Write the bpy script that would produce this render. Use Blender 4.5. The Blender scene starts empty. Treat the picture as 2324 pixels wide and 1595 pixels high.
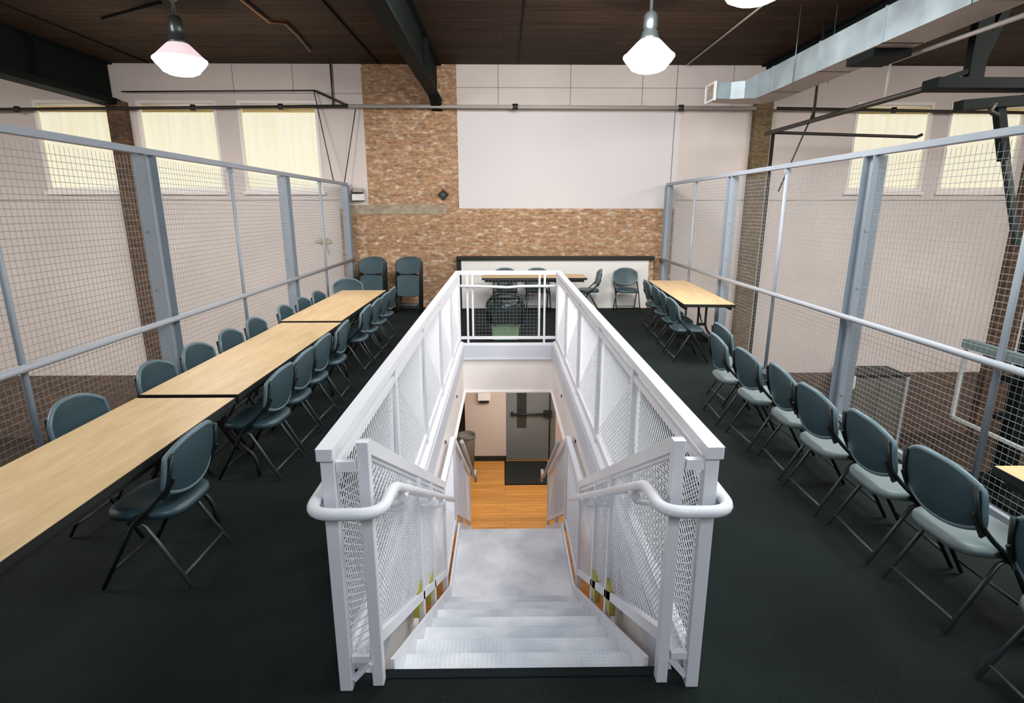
import bpy, math, random
from mathutils import Vector, Matrix
random.seed(7)
PI = math.pi
COL = bpy.context.scene.collection
WALL_Y = 11.4; CEIL = 4.53; LOW = -2.8

# ------------------------------------------------------------------ materials
def new_mat(name):
    m = bpy.data.materials.new(name); m.use_nodes = True
    nt = m.node_tree; b = nt.nodes['Principled BSDF']
    return m, nt, b

def plain(name, col, rough=.6, metal=0., noise=0., nscale=8., bump=0., bscale=60., spec=.5):
    m, nt, b = new_mat(name)
    b.inputs['Roughness'].default_value = rough
    b.inputs['Metallic'].default_value = metal
    b.inputs['Specular IOR Level'].default_value = spec
    tc = nt.nodes.new('ShaderNodeTexCoord')
    if noise > 0:
        n = nt.nodes.new('ShaderNodeTexNoise'); n.inputs['Scale'].default_value = nscale
        n.inputs['Detail'].default_value = 4
        r = nt.nodes.new('ShaderNodeValToRGB')
        c = Vector(col[:3])
        r.color_ramp.elements[0].position = .3; r.color_ramp.elements[1].position = .7
        r.color_ramp.elements[0].color = (*(c * (1 - noise)), 1)
        r.color_ramp.elements[1].color = (*(c * (1 + noise)), 1)
        nt.links.new(tc.outputs['Object'], n.inputs['Vector'])
        nt.links.new(n.outputs['Fac'], r.inputs['Fac'])
        nt.links.new(r.outputs['Color'], b.inputs['Base Color'])
    else:
        b.inputs['Base Color'].default_value = (*col[:3], 1)
    if bump > 0:
        n2 = nt.nodes.new('ShaderNodeTexNoise'); n2.inputs['Scale'].default_value = bscale
        bm = nt.nodes.new('ShaderNodeBump'); bm.inputs['Strength'].default_value = bump
        bm.inputs['Distance'].default_value = .01
        nt.links.new(tc.outputs['Object'], n2.inputs['Vector'])
        nt.links.new(n2.outputs['Fac'], bm.inputs['Height'])
        nt.links.new(bm.outputs['Normal'], b.inputs['Normal'])
    return m

def emis(name, col, strength):
    m, nt, b = new_mat(name)
    b.inputs['Base Color'].default_value = (*col, 1)
    b.inputs['Emission Color'].default_value = (*col, 1)
    b.inputs['Emission Strength'].default_value = strength
    return m

def brick_mat(name, c1, c2, mortar, light, w=.21, h=.068, dark=1., axes=('X', 'Z'), light_amt=.25):
    m, nt, b = new_mat(name); L = nt.links
    tc = nt.nodes.new('ShaderNodeTexCoord'); sp = nt.nodes.new('ShaderNodeSeparateXYZ')
    cb = nt.nodes.new('ShaderNodeCombineXYZ')
    L.new(tc.outputs['Object'], sp.inputs[0]); L.new(sp.outputs[axes[0]], cb.inputs[0]); L.new(sp.outputs[axes[1]], cb.inputs[1])
    bt = nt.nodes.new('ShaderNodeTexBrick')
    bt.inputs['Scale'].default_value = 1; bt.inputs['Brick Width'].default_value = w
    bt.inputs['Row Height'].default_value = h; bt.inputs['Mortar Size'].default_value = .006
    bt.inputs['Mortar Smooth'].default_value = .3; bt.inputs['Bias'].default_value = -.1
    bt.inputs['Color1'].default_value = (*c1, 1); bt.inputs['Color2'].default_value = (*c2, 1)
    bt.inputs['Mortar'].default_value = (*mortar, 1)
    L.new(cb.outputs[0], bt.inputs['Vector'])
    # light scrubbed patches
    ns = nt.nodes.new('ShaderNodeTexNoise'); ns.inputs['Scale'].default_value = 7; ns.inputs['Detail'].default_value = 6
    mp = nt.nodes.new('ShaderNodeMapping'); mp.inputs['Scale'].default_value = (1, 1, 2.2)
    L.new(tc.outputs['Object'], mp.inputs[0]); L.new(mp.outputs[0], ns.inputs['Vector'])
    rp = nt.nodes.new('ShaderNodeValToRGB'); rp.color_ramp.elements[0].position = .52; rp.color_ramp.elements[1].position = .72
    rp.color_ramp.elements[1].color = (light_amt * 3,) * 3 + (1,)
    L.new(ns.outputs['Fac'], rp.inputs['Fac'])
    mx = nt.nodes.new('ShaderNodeMix'); mx.data_type = 'RGBA'
    L.new(rp.outputs['Color'], mx.inputs[0]); L.new(bt.outputs['Color'], mx.inputs[6]); mx.inputs[7].default_value = (*light, 1)
    n2 = nt.nodes.new('ShaderNodeTexNoise'); n2.inputs['Scale'].default_value = 13; n2.inputs['Detail'].default_value = 5
    L.new(mp.outputs[0], n2.inputs['Vector'])
    r2 = nt.nodes.new('ShaderNodeMapRange'); r2.inputs['From Min'].default_value = .3; r2.inputs['From Max'].default_value = .7
    r2.inputs['To Min'].default_value = .62 * dark; r2.inputs['To Max'].default_value = 1.3 * dark
    L.new(n2.outputs['Fac'], r2.inputs['Value'])
    mu = nt.nodes.new('ShaderNodeMix'); mu.data_type = 'RGBA'; mu.blend_type = 'MULTIPLY'; mu.inputs[0].default_value = 1
    L.new(mx.outputs[2], mu.inputs[6]); L.new(r2.outputs['Result'], mu.inputs[7])
    L.new(mu.outputs[2], b.inputs['Base Color'])
    bp = nt.nodes.new('ShaderNodeBump'); bp.inputs['Strength'].default_value = .5; bp.inputs['Distance'].default_value = .01
    bp.invert = True
    L.new(bt.outputs['Fac'], bp.inputs['Height']); L.new(bp.outputs['Normal'], b.inputs['Normal'])
    b.inputs['Roughness'].default_value = .9
    return m

def wood_mat(name, c1, c2, rough=.4, scale=(2, 14, 14), plank=None, seam=.4, axes=('X', 'Y'), spec=.5):
    """grain noise, optionally with planks (length, width)"""
    m, nt, b = new_mat(name); L = nt.links
    tc = nt.nodes.new('ShaderNodeTexCoord')
    mp = nt.nodes.new('ShaderNodeMapping'); mp.inputs['Scale'].default_value = scale
    L.new(tc.outputs['Object'], mp.inputs[0])
    ns = nt.nodes.new('ShaderNodeTexNoise'); ns.inputs['Scale'].default_value = 2.2; ns.inputs['Detail'].default_value = 8
    ns.inputs['Roughness'].default_value = .65
    L.new(mp.outputs[0], ns.inputs['Vector'])
    rp = nt.nodes.new('ShaderNodeValToRGB'); rp.color_ramp.elements[0].position = .3; rp.color_ramp.elements[1].position = .7
    rp.color_ramp.elements[0].color = (*c1, 1); rp.color_ramp.elements[1].color = (*c2, 1)
    L.new(ns.outputs['Fac'], rp.inputs['Fac'])
    out = rp.outputs['Color']
    if plank:
        sp = nt.nodes.new('ShaderNodeSeparateXYZ'); cb = nt.nodes.new('ShaderNodeCombineXYZ')
        L.new(tc.outputs['Object'], sp.inputs[0]); L.new(sp.outputs[axes[0]], cb.inputs[0]); L.new(sp.outputs[axes[1]], cb.inputs[1])
        bt = nt.nodes.new('ShaderNodeTexBrick'); bt.inputs['Scale'].default_value = 1
        bt.inputs['Brick Width'].default_value = plank[0]; bt.inputs['Row Height'].default_value = plank[1]
        bt.inputs['Mortar Size'].default_value = plank[2]; bt.inputs['Mortar Smooth'].default_value = .2
        bt.inputs['Color1'].default_value = (1, 1, 1, 1); bt.inputs['Color2'].default_value = (seam, seam, seam, 1)
        bt.inputs['Mortar'].default_value = (.12, .12, .12, 1)
        L.new(cb.outputs[0], bt.inputs['Vector'])
        mu = nt.nodes.new('ShaderNodeMix'); mu.data_type = 'RGBA'; mu.blend_type = 'MULTIPLY'; mu.inputs[0].default_value = 1
        L.new(out, mu.inputs[6]); L.new(bt.outputs['Color'], mu.inputs[7]); out = mu.outputs[2]
    L.new(out, b.inputs['Base Color'])
    b.inputs['Roughness'].default_value = rough
    b.inputs['Specular IOR Level'].default_value = spec
    return m

def carpet_mat():
    m, nt, b = new_mat('dark_carpet'); L = nt.links
    tc = nt.nodes.new('ShaderNodeTexCoord')
    n1 = nt.nodes.new('ShaderNodeTexNoise'); n1.inputs['Scale'].default_value = 1.6; n1.inputs['Detail'].default_value = 8
    n2 = nt.nodes.new('ShaderNodeTexNoise'); n2.inputs['Scale'].default_value = 90; n2.inputs['Detail'].default_value = 3
    L.new(tc.outputs['Object'], n1.inputs['Vector']); L.new(tc.outputs['Object'], n2.inputs['Vector'])
    ad = nt.nodes.new('ShaderNodeMath'); ad.operation = 'ADD'
    L.new(n1.outputs['Fac'], ad.inputs[0]); L.new(n2.outputs['Fac'], ad.inputs[1])
    rp = nt.nodes.new('ShaderNodeValToRGB'); rp.color_ramp.elements[0].position = .35; rp.color_ramp.elements[1].position = .68
    hf = nt.nodes.new('ShaderNodeMath'); hf.operation = 'MULTIPLY'; hf.inputs[1].default_value = .5
    L.new(ad.outputs[0], hf.inputs[0]); L.new(hf.outputs[0], rp.inputs['Fac'])
    rp.color_ramp.elements[0].color = (.003, .006, .006, 1); rp.color_ramp.elements[1].color = (.012, .020, .0185, 1)
    L.new(rp.outputs['Color'], b.inputs['Base Color'])
    bp = nt.nodes.new('ShaderNodeBump'); bp.inputs['Strength'].default_value = .6; bp.inputs['Distance'].default_value = .006
    L.new(n2.outputs['Fac'], bp.inputs['Height']); L.new(bp.outputs['Normal'], b.inputs['Normal'])
    b.inputs['Roughness'].default_value = .95; b.inputs['Specular IOR Level'].default_value = .2
    return m

def plate_mat():
    m, nt, b = new_mat('worn_stair_plate'); L = nt.links
    tc = nt.nodes.new('ShaderNodeTexCoord')
    n1 = nt.nodes.new('ShaderNodeTexNoise'); n1.inputs['Scale'].default_value = 2.3; n1.inputs['Detail'].default_value = 7
    L.new(tc.outputs['Object'], n1.inputs['Vector'])
    rp = nt.nodes.new('ShaderNodeValToRGB'); rp.color_ramp.elements[0].position = .36; rp.color_ramp.elements[1].position = .62
    rp.color_ramp.elements[0].color = (.46, .50, .56, 1); rp.color_ramp.elements[1].color = (.74, .76, .80, 1)
    L.new(n1.outputs['Fac'], rp.inputs['Fac']); L.new(rp.outputs['Color'], b.inputs['Base Color'])
    ck = nt.nodes.new('ShaderNodeTexVoronoi'); ck.inputs['Scale'].default_value = 45
    ck.inputs['Randomness'].default_value = .15
    L.new(tc.outputs['Object'], ck.inputs['Vector'])
    bp = nt.nodes.new('ShaderNodeBump'); bp.inputs['Strength'].default_value = .7; bp.inputs['Distance'].default_value = .004
    L.new(ck.outputs['Distance'], bp.inputs['Height']); L.new(bp.outputs['Normal'], b.inputs['Normal'])
    b.inputs['Roughness'].default_value = .5; b.inputs['Metallic'].default_value = .1
    return m

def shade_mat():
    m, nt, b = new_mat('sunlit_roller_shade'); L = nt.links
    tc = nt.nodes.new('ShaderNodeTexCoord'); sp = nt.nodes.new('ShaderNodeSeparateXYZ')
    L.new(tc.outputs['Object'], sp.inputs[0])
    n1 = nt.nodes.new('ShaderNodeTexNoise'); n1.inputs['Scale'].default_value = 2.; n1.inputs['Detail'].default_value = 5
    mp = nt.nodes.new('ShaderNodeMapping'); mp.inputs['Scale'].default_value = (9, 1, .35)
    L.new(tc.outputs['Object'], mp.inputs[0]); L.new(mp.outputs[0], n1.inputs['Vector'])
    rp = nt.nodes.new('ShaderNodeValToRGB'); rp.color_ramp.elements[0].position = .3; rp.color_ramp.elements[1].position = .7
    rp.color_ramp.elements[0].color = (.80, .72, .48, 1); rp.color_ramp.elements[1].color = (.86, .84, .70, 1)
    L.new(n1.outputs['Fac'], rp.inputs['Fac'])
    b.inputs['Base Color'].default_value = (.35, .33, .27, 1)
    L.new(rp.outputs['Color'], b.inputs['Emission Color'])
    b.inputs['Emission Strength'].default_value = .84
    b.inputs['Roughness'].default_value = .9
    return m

M = {}
M['wall'] = plain('painted_drywall', (.66, .60, .57), .85, noise=.05, nscale=1.2)
M['board'] = plain('white_wall_board', (.68, .66, .67), .7, noise=.02, nscale=.8)
M['seam'] = plain('panel_seam', (.25, .23, .22), .9)
M['brick'] = brick_mat('old_tan_brick', (.47, .27, .145), (.32, .165, .088), (.38, .315, .22), (.78, .68, .53), light_amt=.22)
M['brick_dark'] = brick_mat('dark_brick', (.14, .075, .04), (.06, .03, .018), (.07, .05, .035), (.2, .15, .1), light_amt=.1)
M['brick_brown'] = brick_mat('brown_base_brick', (.16, .10, .07), (.10, .065, .05), (.12, .10, .08), (.2, .16, .12), light_amt=.1)
M['olive'] = brick_mat('olive_brick_pilaster', (.19, .13, .065), (.12, .085, .045), (.13, .10, .06), (.22, .17, .10), light_amt=.1)
M['ceil'] = wood_mat('dark_plank_ceiling', (.018, .010, .005), (.075, .036, .014), .75, (.6, 8, 8), plank=(3.6, .16, .008), seam=.5, spec=.2)
M['carpet'] = carpet_mat()
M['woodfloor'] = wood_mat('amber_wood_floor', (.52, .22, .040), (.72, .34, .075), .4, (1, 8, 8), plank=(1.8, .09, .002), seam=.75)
M['table'] = wood_mat('maple_laminate', (.62, .425, .21), (.79, .58, .33), .45, (7, 1.2, 7))
M['black'] = plain('black_edge', (.010, .012, .011), .5)
M['beam'] = plain('dark_green_steel', (.0035, .0065, .006), .7, spec=.12)
M['white'] = plain('white_painted_steel', (.80, .81, .86), .45)
M['whitemesh'] = plain('white_expanded_metal', (.78, .79, .85), .5)
M['fence'] = plain('grey_blue_steel', (.29, .335, .39), .42, noise=.06, nscale=3)
M['fencemesh'] = plain('galvanized_wire', (.30, .33, .35), .5, metal=.2)
M['rail'] = plain('grey_tube_rail', (.42, .45, .50), .4)
M['dry'] = plain('white_fascia', (.84, .80, .78), .7)
M['plate'] = plate_mat()
M['riser'] = plain('stair_riser', (.45, .48, .54), .6)
M['teal'] = plain('teal_plastic', (.038, .074, .090), .38, noise=.06, nscale=5, bump=.08, bscale=250)
M['pale'] = plain('lit_teal_plastic', (.20, .25, .26), .42, noise=.05, nscale=6, bump=.05, bscale=200)  # teal seat plastic with reflected window light put into the colour
M['teal2'] = plain('teal_grey_plastic_rim', (.13, .20, .235), .35)
M['tube'] = plain('grey_tube_steel', (.085, .10, .105), .35, metal=.5)
M['tubed'] = plain('dark_tube_steel', (.015, .022, .022), .4, metal=.2)
M['duct'] = plain('galvanized_duct', (.34, .42, .46), .5, metal=.45, noise=.28, nscale=2.2)
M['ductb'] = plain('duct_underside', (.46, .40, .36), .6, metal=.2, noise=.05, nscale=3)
M['pipe'] = plain('dark_iron_pipe', (.020, .015, .010), .5)
M['pipew'] = plain('pale_painted_pipe', (.42, .39, .36), .5)
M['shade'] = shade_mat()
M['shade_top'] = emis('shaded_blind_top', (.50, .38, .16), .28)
M['glow'] = emis('lamp_glow', (1, .97, .96), 14)
M['glow2'] = emis('lamp_glow_upper', (1, .80, .84), .75)
M['steel'] = plain('lamp_housing', (.20, .24, .26), .35, metal=.7)
M['glass'] = emis('bright_window_pane', (.85, .88, .62), .9)
M['green'] = plain('pale_green_plastic', (.22, .34, .20), .5)
M['bag'] = plain('black_bin_liner', (.008, .016, .014), .18, noise=.3, nscale=14, bump=1., bscale=9)
M['grey'] = plain('grey_door_paint', (.16, .17, .17), .5, noise=.08, nscale=2)
M['beige'] = plain('beige_lower_wall', (.60, .51, .44), .8)
M['greybin'] = plain('grey_bin_plastic', (.20, .19, .17), .5)
M['darkglass'] = plain('dark_glass', (.03, .035, .035), .1)
M['flower'] = plain('dried_flower', (.45, .38, .22), .8, noise=.3, nscale=20)
M['stem'] = plain('dried_stem', (.30, .28, .18), .8)
M['cab'] = plain('grey_brown_cabinet', (.13, .12, .10), .6, noise=.1, nscale=4)
M['yellow'] = plain('yellow_gap_block', (.42, .38, .08), .6)
gl = plain('clear_board', (.5, .5, .48), .2)
M['clear'] = gl

# ------------------------------------------------------------------ mesh helpers
class MB:
    def __init__(s): s.v = []; s.f = []; s.m = []; s.sm = []
    def add(s, vs, fs, mi=0, smooth=False):
        o = len(s.v); s.v += [tuple(v) for v in vs]
        for f in fs: s.f.append([i + o for i in f]); s.m.append(mi); s.sm.append(smooth)
        return s
    def box(s, x0, x1, y0, y1, z0, z1, mi=0, top=None):
        vs = [(x0, y0, z0), (x1, y0, z0), (x1, y1, z0), (x0, y1, z0), (x0, y0, z1), (x1, y0, z1), (x1, y1, z1), (x0, y1, z1)]
        fs = [(0, 3, 2, 1), (0, 1, 5, 4), (1, 2, 6, 5), (2, 3, 7, 6), (3, 0, 4, 7)]
        s.add(vs, fs, mi); s.add(vs[4:], [(0, 1, 2, 3)], mi if top is None else top)
        return s
    def bar(s, a, b, w, h, mi=0, up=(0, 0, 1)):
        """rectangular bar between two points, w across, h along 'up'"""
        a = Vector(a); b = Vector(b); d = (b - a).normalized(); up = Vector(up)
        if abs(d.dot(up)) > .99: up = Vector((0, 1, 0))
        side = d.cross(up).normalized() * (w / 2); u = side.normalized().cross(d).normalized() * (h / 2)
        vs = [a - side - u, a + side - u, a + side + u, a - side + u, b - side - u, b + side - u, b + side + u, b - side + u]
        s.add(vs, [(0, 1, 2, 3), (7, 6, 5, 4), (0, 4, 5, 1), (1, 5, 6, 2), (2, 6, 7, 3), (3, 7, 4, 0)], mi)
        return s
    def tube(s, pts, r, n=8, mi=0, closed=False, cap=True):
        pts = [Vector(p) for p in pts]; N = len(pts); rings = []
        ref = None
        for i, p in enumerate(pts):
            a = pts[(i - 1) % N] if (i > 0 or closed) else p
            c = pts[(i + 1) % N] if (i < N - 1 or closed) else p
            d = (c - a).normalized()
            if ref is None:
                ref = Vector((0, 0, 1)) if abs(d.z) < .9 else Vector((1, 0, 0))
            e1 = (ref - d * ref.dot(d)).normalized(); ref = e1; e2 = d.cross(e1)
            rr = r[i] if isinstance(r, (list, tuple)) else r
            rings.append([p + (e1 * math.cos(2 * PI * k / n) + e2 * math.sin(2 * PI * k / n)) * rr for k in range(n)])
        vs = [v for ring in rings for v in ring]; fs = []
        for i in range(N - (0 if closed else 1)):
            j = (i + 1) % N
            for k in range(n):
                k2 = (k + 1) % n
                fs.append((i * n + k, i * n + k2, j * n + k2, j * n + k))
        s.add(vs, fs, mi, n > 4)
        if cap and not closed:
            o = len(s.v) - len(vs)
            s.f.append([o + k for k in range(n)][::-1]); s.m.append(mi); s.sm.append(False)
            s.f.append([o + (N - 1) * n + k for k in range(n)]); s.m.append(mi); s.sm.append(False)
        return s
    def lathe(s, prof, n=28, c=(0, 0, 0), mi=0):
        vs = []; fs = []
        for (r, z) in prof:
            for k in range(n):
                vs.append((c[0] + r * math.cos(2 * PI * k / n), c[1] + r * math.sin(2 * PI * k / n), c[2] + z))
        for i in range(len(prof) - 1):
            for k in range(n):
                k2 = (k + 1) % n; fs.append((i * n + k, i * n + k2, (i + 1) * n + k2, (i + 1) * n + k))
        return s.add(vs, fs, mi, True)
    def mesh(s, name, mats):
        me = bpy.data.meshes.new(name); me.from_pydata(s.v, [], s.f)
        for m in (mats if isinstance(mats, (list, tuple)) else [mats]): me.materials.append(m)
        me.polygons.foreach_set('material_index', s.m); me.polygons.foreach_set('use_smooth', s.sm)
        me.update(); return me
    def obj(s, name, mats, parent=None, bevel=0.):
        o = bpy.data.objects.new(name, s.mesh(name, mats)); COL.objects.link(o)
        if parent:
            o.parent = parent
        if bevel:
            b = o.modifiers.new('bevel', 'BEVEL'); b.width = bevel; b.segments = 2; b.limit_method = 'ANGLE'
        return o

def tag(o, label=None, cat=None, group=None, kind=None):
    if label: o['label'] = label
    if cat: o['category'] = cat
    if group: o['group'] = group
    if kind: o['kind'] = kind
    return o
def thing(name, label, cat, loc=(0, 0, 0), rz=0, group=None):
    o = bpy.data.objects.new(name, None); COL.objects.link(o); o.empty_display_size = .1
    o.location = loc; o.rotation_euler = (0, 0, rz)
    return tag(o, label, cat, group)
def struct(mb, name, mats): return tag(mb.obj(name, mats), kind='structure')
def dup(root, loc, rz, label, group=None, cat=None, rot=None):
    r = root.copy(); COL.objects.link(r); r.location = loc; r.rotation_euler = rot or (0, 0, rz); r['label'] = label
    if group: r['group'] = group
    if cat: r['category'] = cat
    for ch in list(root.children):
        c = ch.copy(); COL.objects.link(c); c.parent = r
        for g in list(ch.children):
            d = g.copy(); COL.objects.link(d); d.parent = c
    return r

def clip(p, d, w, h):
    """clip the line p + t d to the rectangle 0..w, 0..h"""
    t0, t1 = -1e9, 1e9
    for a, b, lim in ((p[0], d[0], w), (p[1], d[1], h)):
        if abs(b) < 1e-9:
            if a < 0 or a > lim: return None
            continue
        u, v = (0 - a) / b, (lim - a) / b
        if u > v: u, v = v, u
        t0 = max(t0, u); t1 = min(t1, v)
    return (t0, t1) if t1 - t0 > 1e-4 else None
def mesh_panel(mb, O, Ux, Uy, w, h, dirs, r, depth=None):
    """strands over a parallelogram; dirs = list of (dx, dy, pitch along x or y)"""
    O = Vector(O); Ux = Vector(Ux); Uy = Vector(Uy)
    for dx, dy, pitch in dirs:
        ps = []
        if abs(dy) > 1e-9:
            sh = h * abs(dx / dy); n = int((w + sh) / pitch) + 2
            x0 = -sh if dx > 0 else 0
            ps = [(x0 + pitch * (i + .5), 0) for i in range(n)]
        else:
            ps = [(0, pitch * (i + .5)) for i in range(int(h / pitch))]
        for p in ps:
            t = clip(p, (dx, dy), w, h)
            if not t: continue
            a = O + Ux * (p[0] + dx * t[0]) + Uy * (p[1] + dy * t[0])
            b = O + Ux * (p[0] + dx * t[1]) + Uy * (p[1] + dy * t[1])
            mb.tube([a, b], r, 4, cap=False)
    return mb
def smooth_path(pts, n=6):
    """round the corners of a polyline (Catmull-Rom)"""
    P = [Vector(p) for p in pts]; out = []
    for i in range(len(P) - 1):
        a = P[max(i - 1, 0)]; b = P[i]; c = P[i + 1]; d = P[min(i + 2, len(P) - 1)]
        for k in range(n):
            t = k / n
            out.append(.5 * ((2 * b) + (c - a) * t + (2 * a - 5 * b + 4 * c - d) * t * t + (3 * b - a - 3 * c + d) * t ** 3))
    out.append(P[-1]); return out
def fillet(pts, r=.05, n=5):
    P = [Vector(p) for p in pts]; out = [P[0]]
    for i in range(1, len(P) - 1):
        a = (P[i - 1] - P[i]); c = (P[i + 1] - P[i]); ra = min(r, a.length * .45, c.length * .45)
        A = P[i] + a.normalized() * ra; Cc = P[i] + c.normalized() * ra
        for k in range(n + 1):
            t = k / n; out.append((1 - t) ** 2 * A + 2 * t * (1 - t) * P[i] + t * t * Cc)
    out.append(P[-1]); return out

# ------------------------------------------------------------------ the building
HX0, HX1 = -13.5, 13.5; YB = -6.0
OX0, OX1, OY0, OY1 = -.60, .72, 2.02, 8.04      # stair opening
WINS = [(-11.6, -10.1), (-8.74, -7.29), (-6.84, -5.36), (-4.97, -3.48), (6.69, 8.18), (8.50, 9.98)]
WZ0, WZ1 = 2.27, 3.90
w = MB()
# drywall pieces of the back wall (thickness behind WALL_Y)
T = .25
def wl(x0, x1, z0, z1, mi): w.box(x0, x1, WALL_Y, WALL_Y + T, z0, z1, mi)
wl(HX0, HX1, LOW, -1.42, 3)
bx0, bx1, px0, px1 = -3.2, 3.36, -2.63, -.87
wl(HX0, bx0, -1.42, WZ0, 0); wl(bx1, HX1, -1.42, WZ0, 0)
wl(bx0, bx1, -1.42, 1.95, 1)
wl(bx0, px0, 1.95, WZ0, 0); wl(px0, px1, 1.95, CEIL, 1); wl(px1, bx1, 1.95, WZ0, 2)
wl(px1, bx1, WZ0, 3.72, 2); wl(px1, bx1, 3.72, CEIL, 0)
wl(HX0, px0, WZ1, CEIL, 0); wl(bx1, HX1, WZ1, CEIL, 0)
xs = [HX0] + [c for a in WINS[:4] for c in a] + [px0]
for i in range(0, len(xs), 2): wl(xs[i], xs[i + 1], WZ0, WZ1, 0)
xs = [bx1] + [c for a in WINS[4:] for c in a] + [HX1]
for i in range(0, len(xs), 2): wl(xs[i], xs[i + 1], WZ0, WZ1, 0)
# panel seams
def seam(x0, x1, z0, z1): w.box(x0, x1, WALL_Y - .004, WALL_Y, z0, z1, 4)
seam(HX0, bx0, 2.10, 2.115); seam(bx1, HX1, 2.10, 2.115)
for x in (-.1, 1.25, 2.6): seam(x, x + .012, 3.76, CEIL)
seam(3.24, 3.255, 1.96, CEIL); seam(4.3, 4.31, 3.76, CEIL)
seam(px1, 4.6, 4.13, 4.14); seam(-6.9, px0, 4.02, 4.03)
for x in (-5.0, -3.9): seam(x, x + .01, 4.03, CEIL)
struct(w, 'wall_back', [M['wall'], M['brick'], M['board'], M['brick_brown'], M['seam']])
w = MB()
# weathered concrete lintel in the brick
w.box(-3.0, -1.12, WALL_Y - .012, WALL_Y + .01, 1.84, 2.02)
struct(w, 'trim_1', plain('rough_lintel', (.36, .30, .22), .9, noise=.25, nscale=9))
w = MB().box(HX0 - .2, HX0, YB, WALL_Y + T, LOW, CEIL); struct(w, 'wall_left', M['wall'])
w = MB().box(HX1, HX1 + .2, YB, WALL_Y + T, LOW, CEIL); struct(w, 'wall_right', M['wall'])
w = MB().box(HX0, HX1, YB - .2, YB, LOW, CEIL); struct(w, 'wall_front', M['wall'])
w = MB().box(HX0, HX1, YB, WALL_Y + T, CEIL, CEIL + .2); struct(w, 'ceiling', M['ceil'])
w = MB().box(-3.06, 3.24, YB, WALL_Y + T, LOW - .2, LOW); struct(w, 'floor_lower', M['woodfloor'])
w = MB().box(HX0, -3.06, YB, WALL_Y + T, LOW - .2, LOW).box(3.24, HX1, YB, WALL_Y + T, LOW - .2, LOW)
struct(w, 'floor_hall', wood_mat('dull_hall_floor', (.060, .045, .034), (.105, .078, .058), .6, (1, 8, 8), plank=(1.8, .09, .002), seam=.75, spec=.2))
# mezzanine deck: carpet on top, white underneath, stair opening left free
FX0, FX1 = -3.06, 3.24
w = MB()
for a in ((FX0, OX0, YB, WALL_Y), (OX1, FX1, YB, WALL_Y), (OX0, OX1, YB, OY0), (OX0, OX1, OY1, WALL_Y)):
    w.box(a[0], a[1], a[2], a[3], -.70, 0, 1, 0)
struct(w, 'floor_mezzanine', [M['carpet'], M['dry']])
# lining of the opening: steel channel above, white board below
w = MB()
w.box(OX0 + .0, OX1, OY1 - .012, OY1 - .002, -.20, .004); w.box(OX0, OX1, OY1 - .03, OY1 - .012, -.21, -.195)
w.box(OX0 + .002, OX0 + .012, OY0, OY1 - .02, -.20, .004); w.box(OX1 - .012, OX1 - .002, OY0, OY1 - .02, -.20, .004)
for y in (5.2, 6.6):
    for x, d in ((OX0 + .012, 1), (OX1 - .012, -1)): w.tube([(x, y, -.3), (x + .012 * d, y, -.3)], .018, 8, mi=1)
struct(w, 'trim_2', [plain('steel_edge_channel', (.60, .63, .70), .5), M['tubed']])
w = MB().box(OX0, OX1, OY1 - .03, OY1 - .002, -.72, -.70).box(OX0, OX0 + .03, OY0, OY1 - .03, -.72, -.70).box(OX1 - .03, OX1, OY0, OY1 - .03, -.72, -.70)
struct(w, 'trim_3', M['dry'])
# dark carpet nosing at the head of the stairs
w = MB().box(-.56, .68, OY0 - .035, OY0 + .012, -.05, .006)
struct(w, 'trim_4', plain('dark_nosing', (.012, .016, .018), .95, spec=.05))
# white curb carrying the guards
w = MB().box(OX0 - .085, OX0, OY0 + .02, OY1 + .06, .0005, .045).box(OX1, OX1 + .085, OY0 + .02, OY1 + .06, .0005, .045).box(OX0, OX1, OY1, OY1 + .06, .0005, .03)
struct(w, 'trim_14', M['white'])
# black edge strips where carpet meets the stair guards
w = MB().box(OX0 - .12, OX0 - .086, OY0, OY1, 0, .012).box(OX1 + .086, OX1 + .12, OY0, OY1, 0, .012)
struct(w, 'trim_5', M['black'])
# lower room under the deck
w = MB().box(-.75, .03, 10.12, 10.25, LOW, -.70).box(.98, FX1, 10.12, 10.25, LOW, -.70).box(-3.06, -1.3, 10.12, 10.25, LOW, -.70)
w.box(-.77, .03, 10.10, 10.12, LOW, LOW + .10, 1)
struct(w, 'wall_lower', [M['beige'], M['black']])
w = MB().box(-1.3, -.75, 10.22, 10.25, LOW, -.70); struct(w, 'doorway_darkness', M['black'])  # black sheet painted in for the darkness of the open doorway
# grey metal door
d = MB().box(.03, .98, 10.14, 10.20, LOW + .01, -.72).obj('door_1', M['grey'], bevel=.004); tag(d, kind='structure')
MB().box(.24, .42, 10.125, 10.14, -2.12, -1.25).obj('door_window', M['darkglass'], d)
p = MB(); p.tube([(.12, 10.07, -1.83), (.86, 10.07, -1.83)], .022, 8); p.box(.74, .90, 10.06, 10.14, -1.89, -1.77); p.box(.12, .17, 10.07, 10.14, -1.86, -1.80)
p.obj('push_bar', M['tubed'], d)
MB().tube([(.86, 10.10, LOW + .05), (.86, 10.10, -.8)], .012, 8).obj('door_edge_rod', M['black'], d)
# pilasters
for i, (x0, x1, z0, z1, mt) in enumerate(((-7.30, -6.98, LOW, 3.86, 'brick_dark'), (4.72, 5.04, LOW, 3.90, 'olive'), (10.12, 10.62, LOW, 3.90, 'brick_dark'), (-13.3, -12.9, LOW, 3.9, 'brick_dark'))):
    struct(MB().box(x0, x1, WALL_Y - .16, WALL_Y - .001, z0, z1), 'trim_%d' % (6 + i), M[mt])
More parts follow.
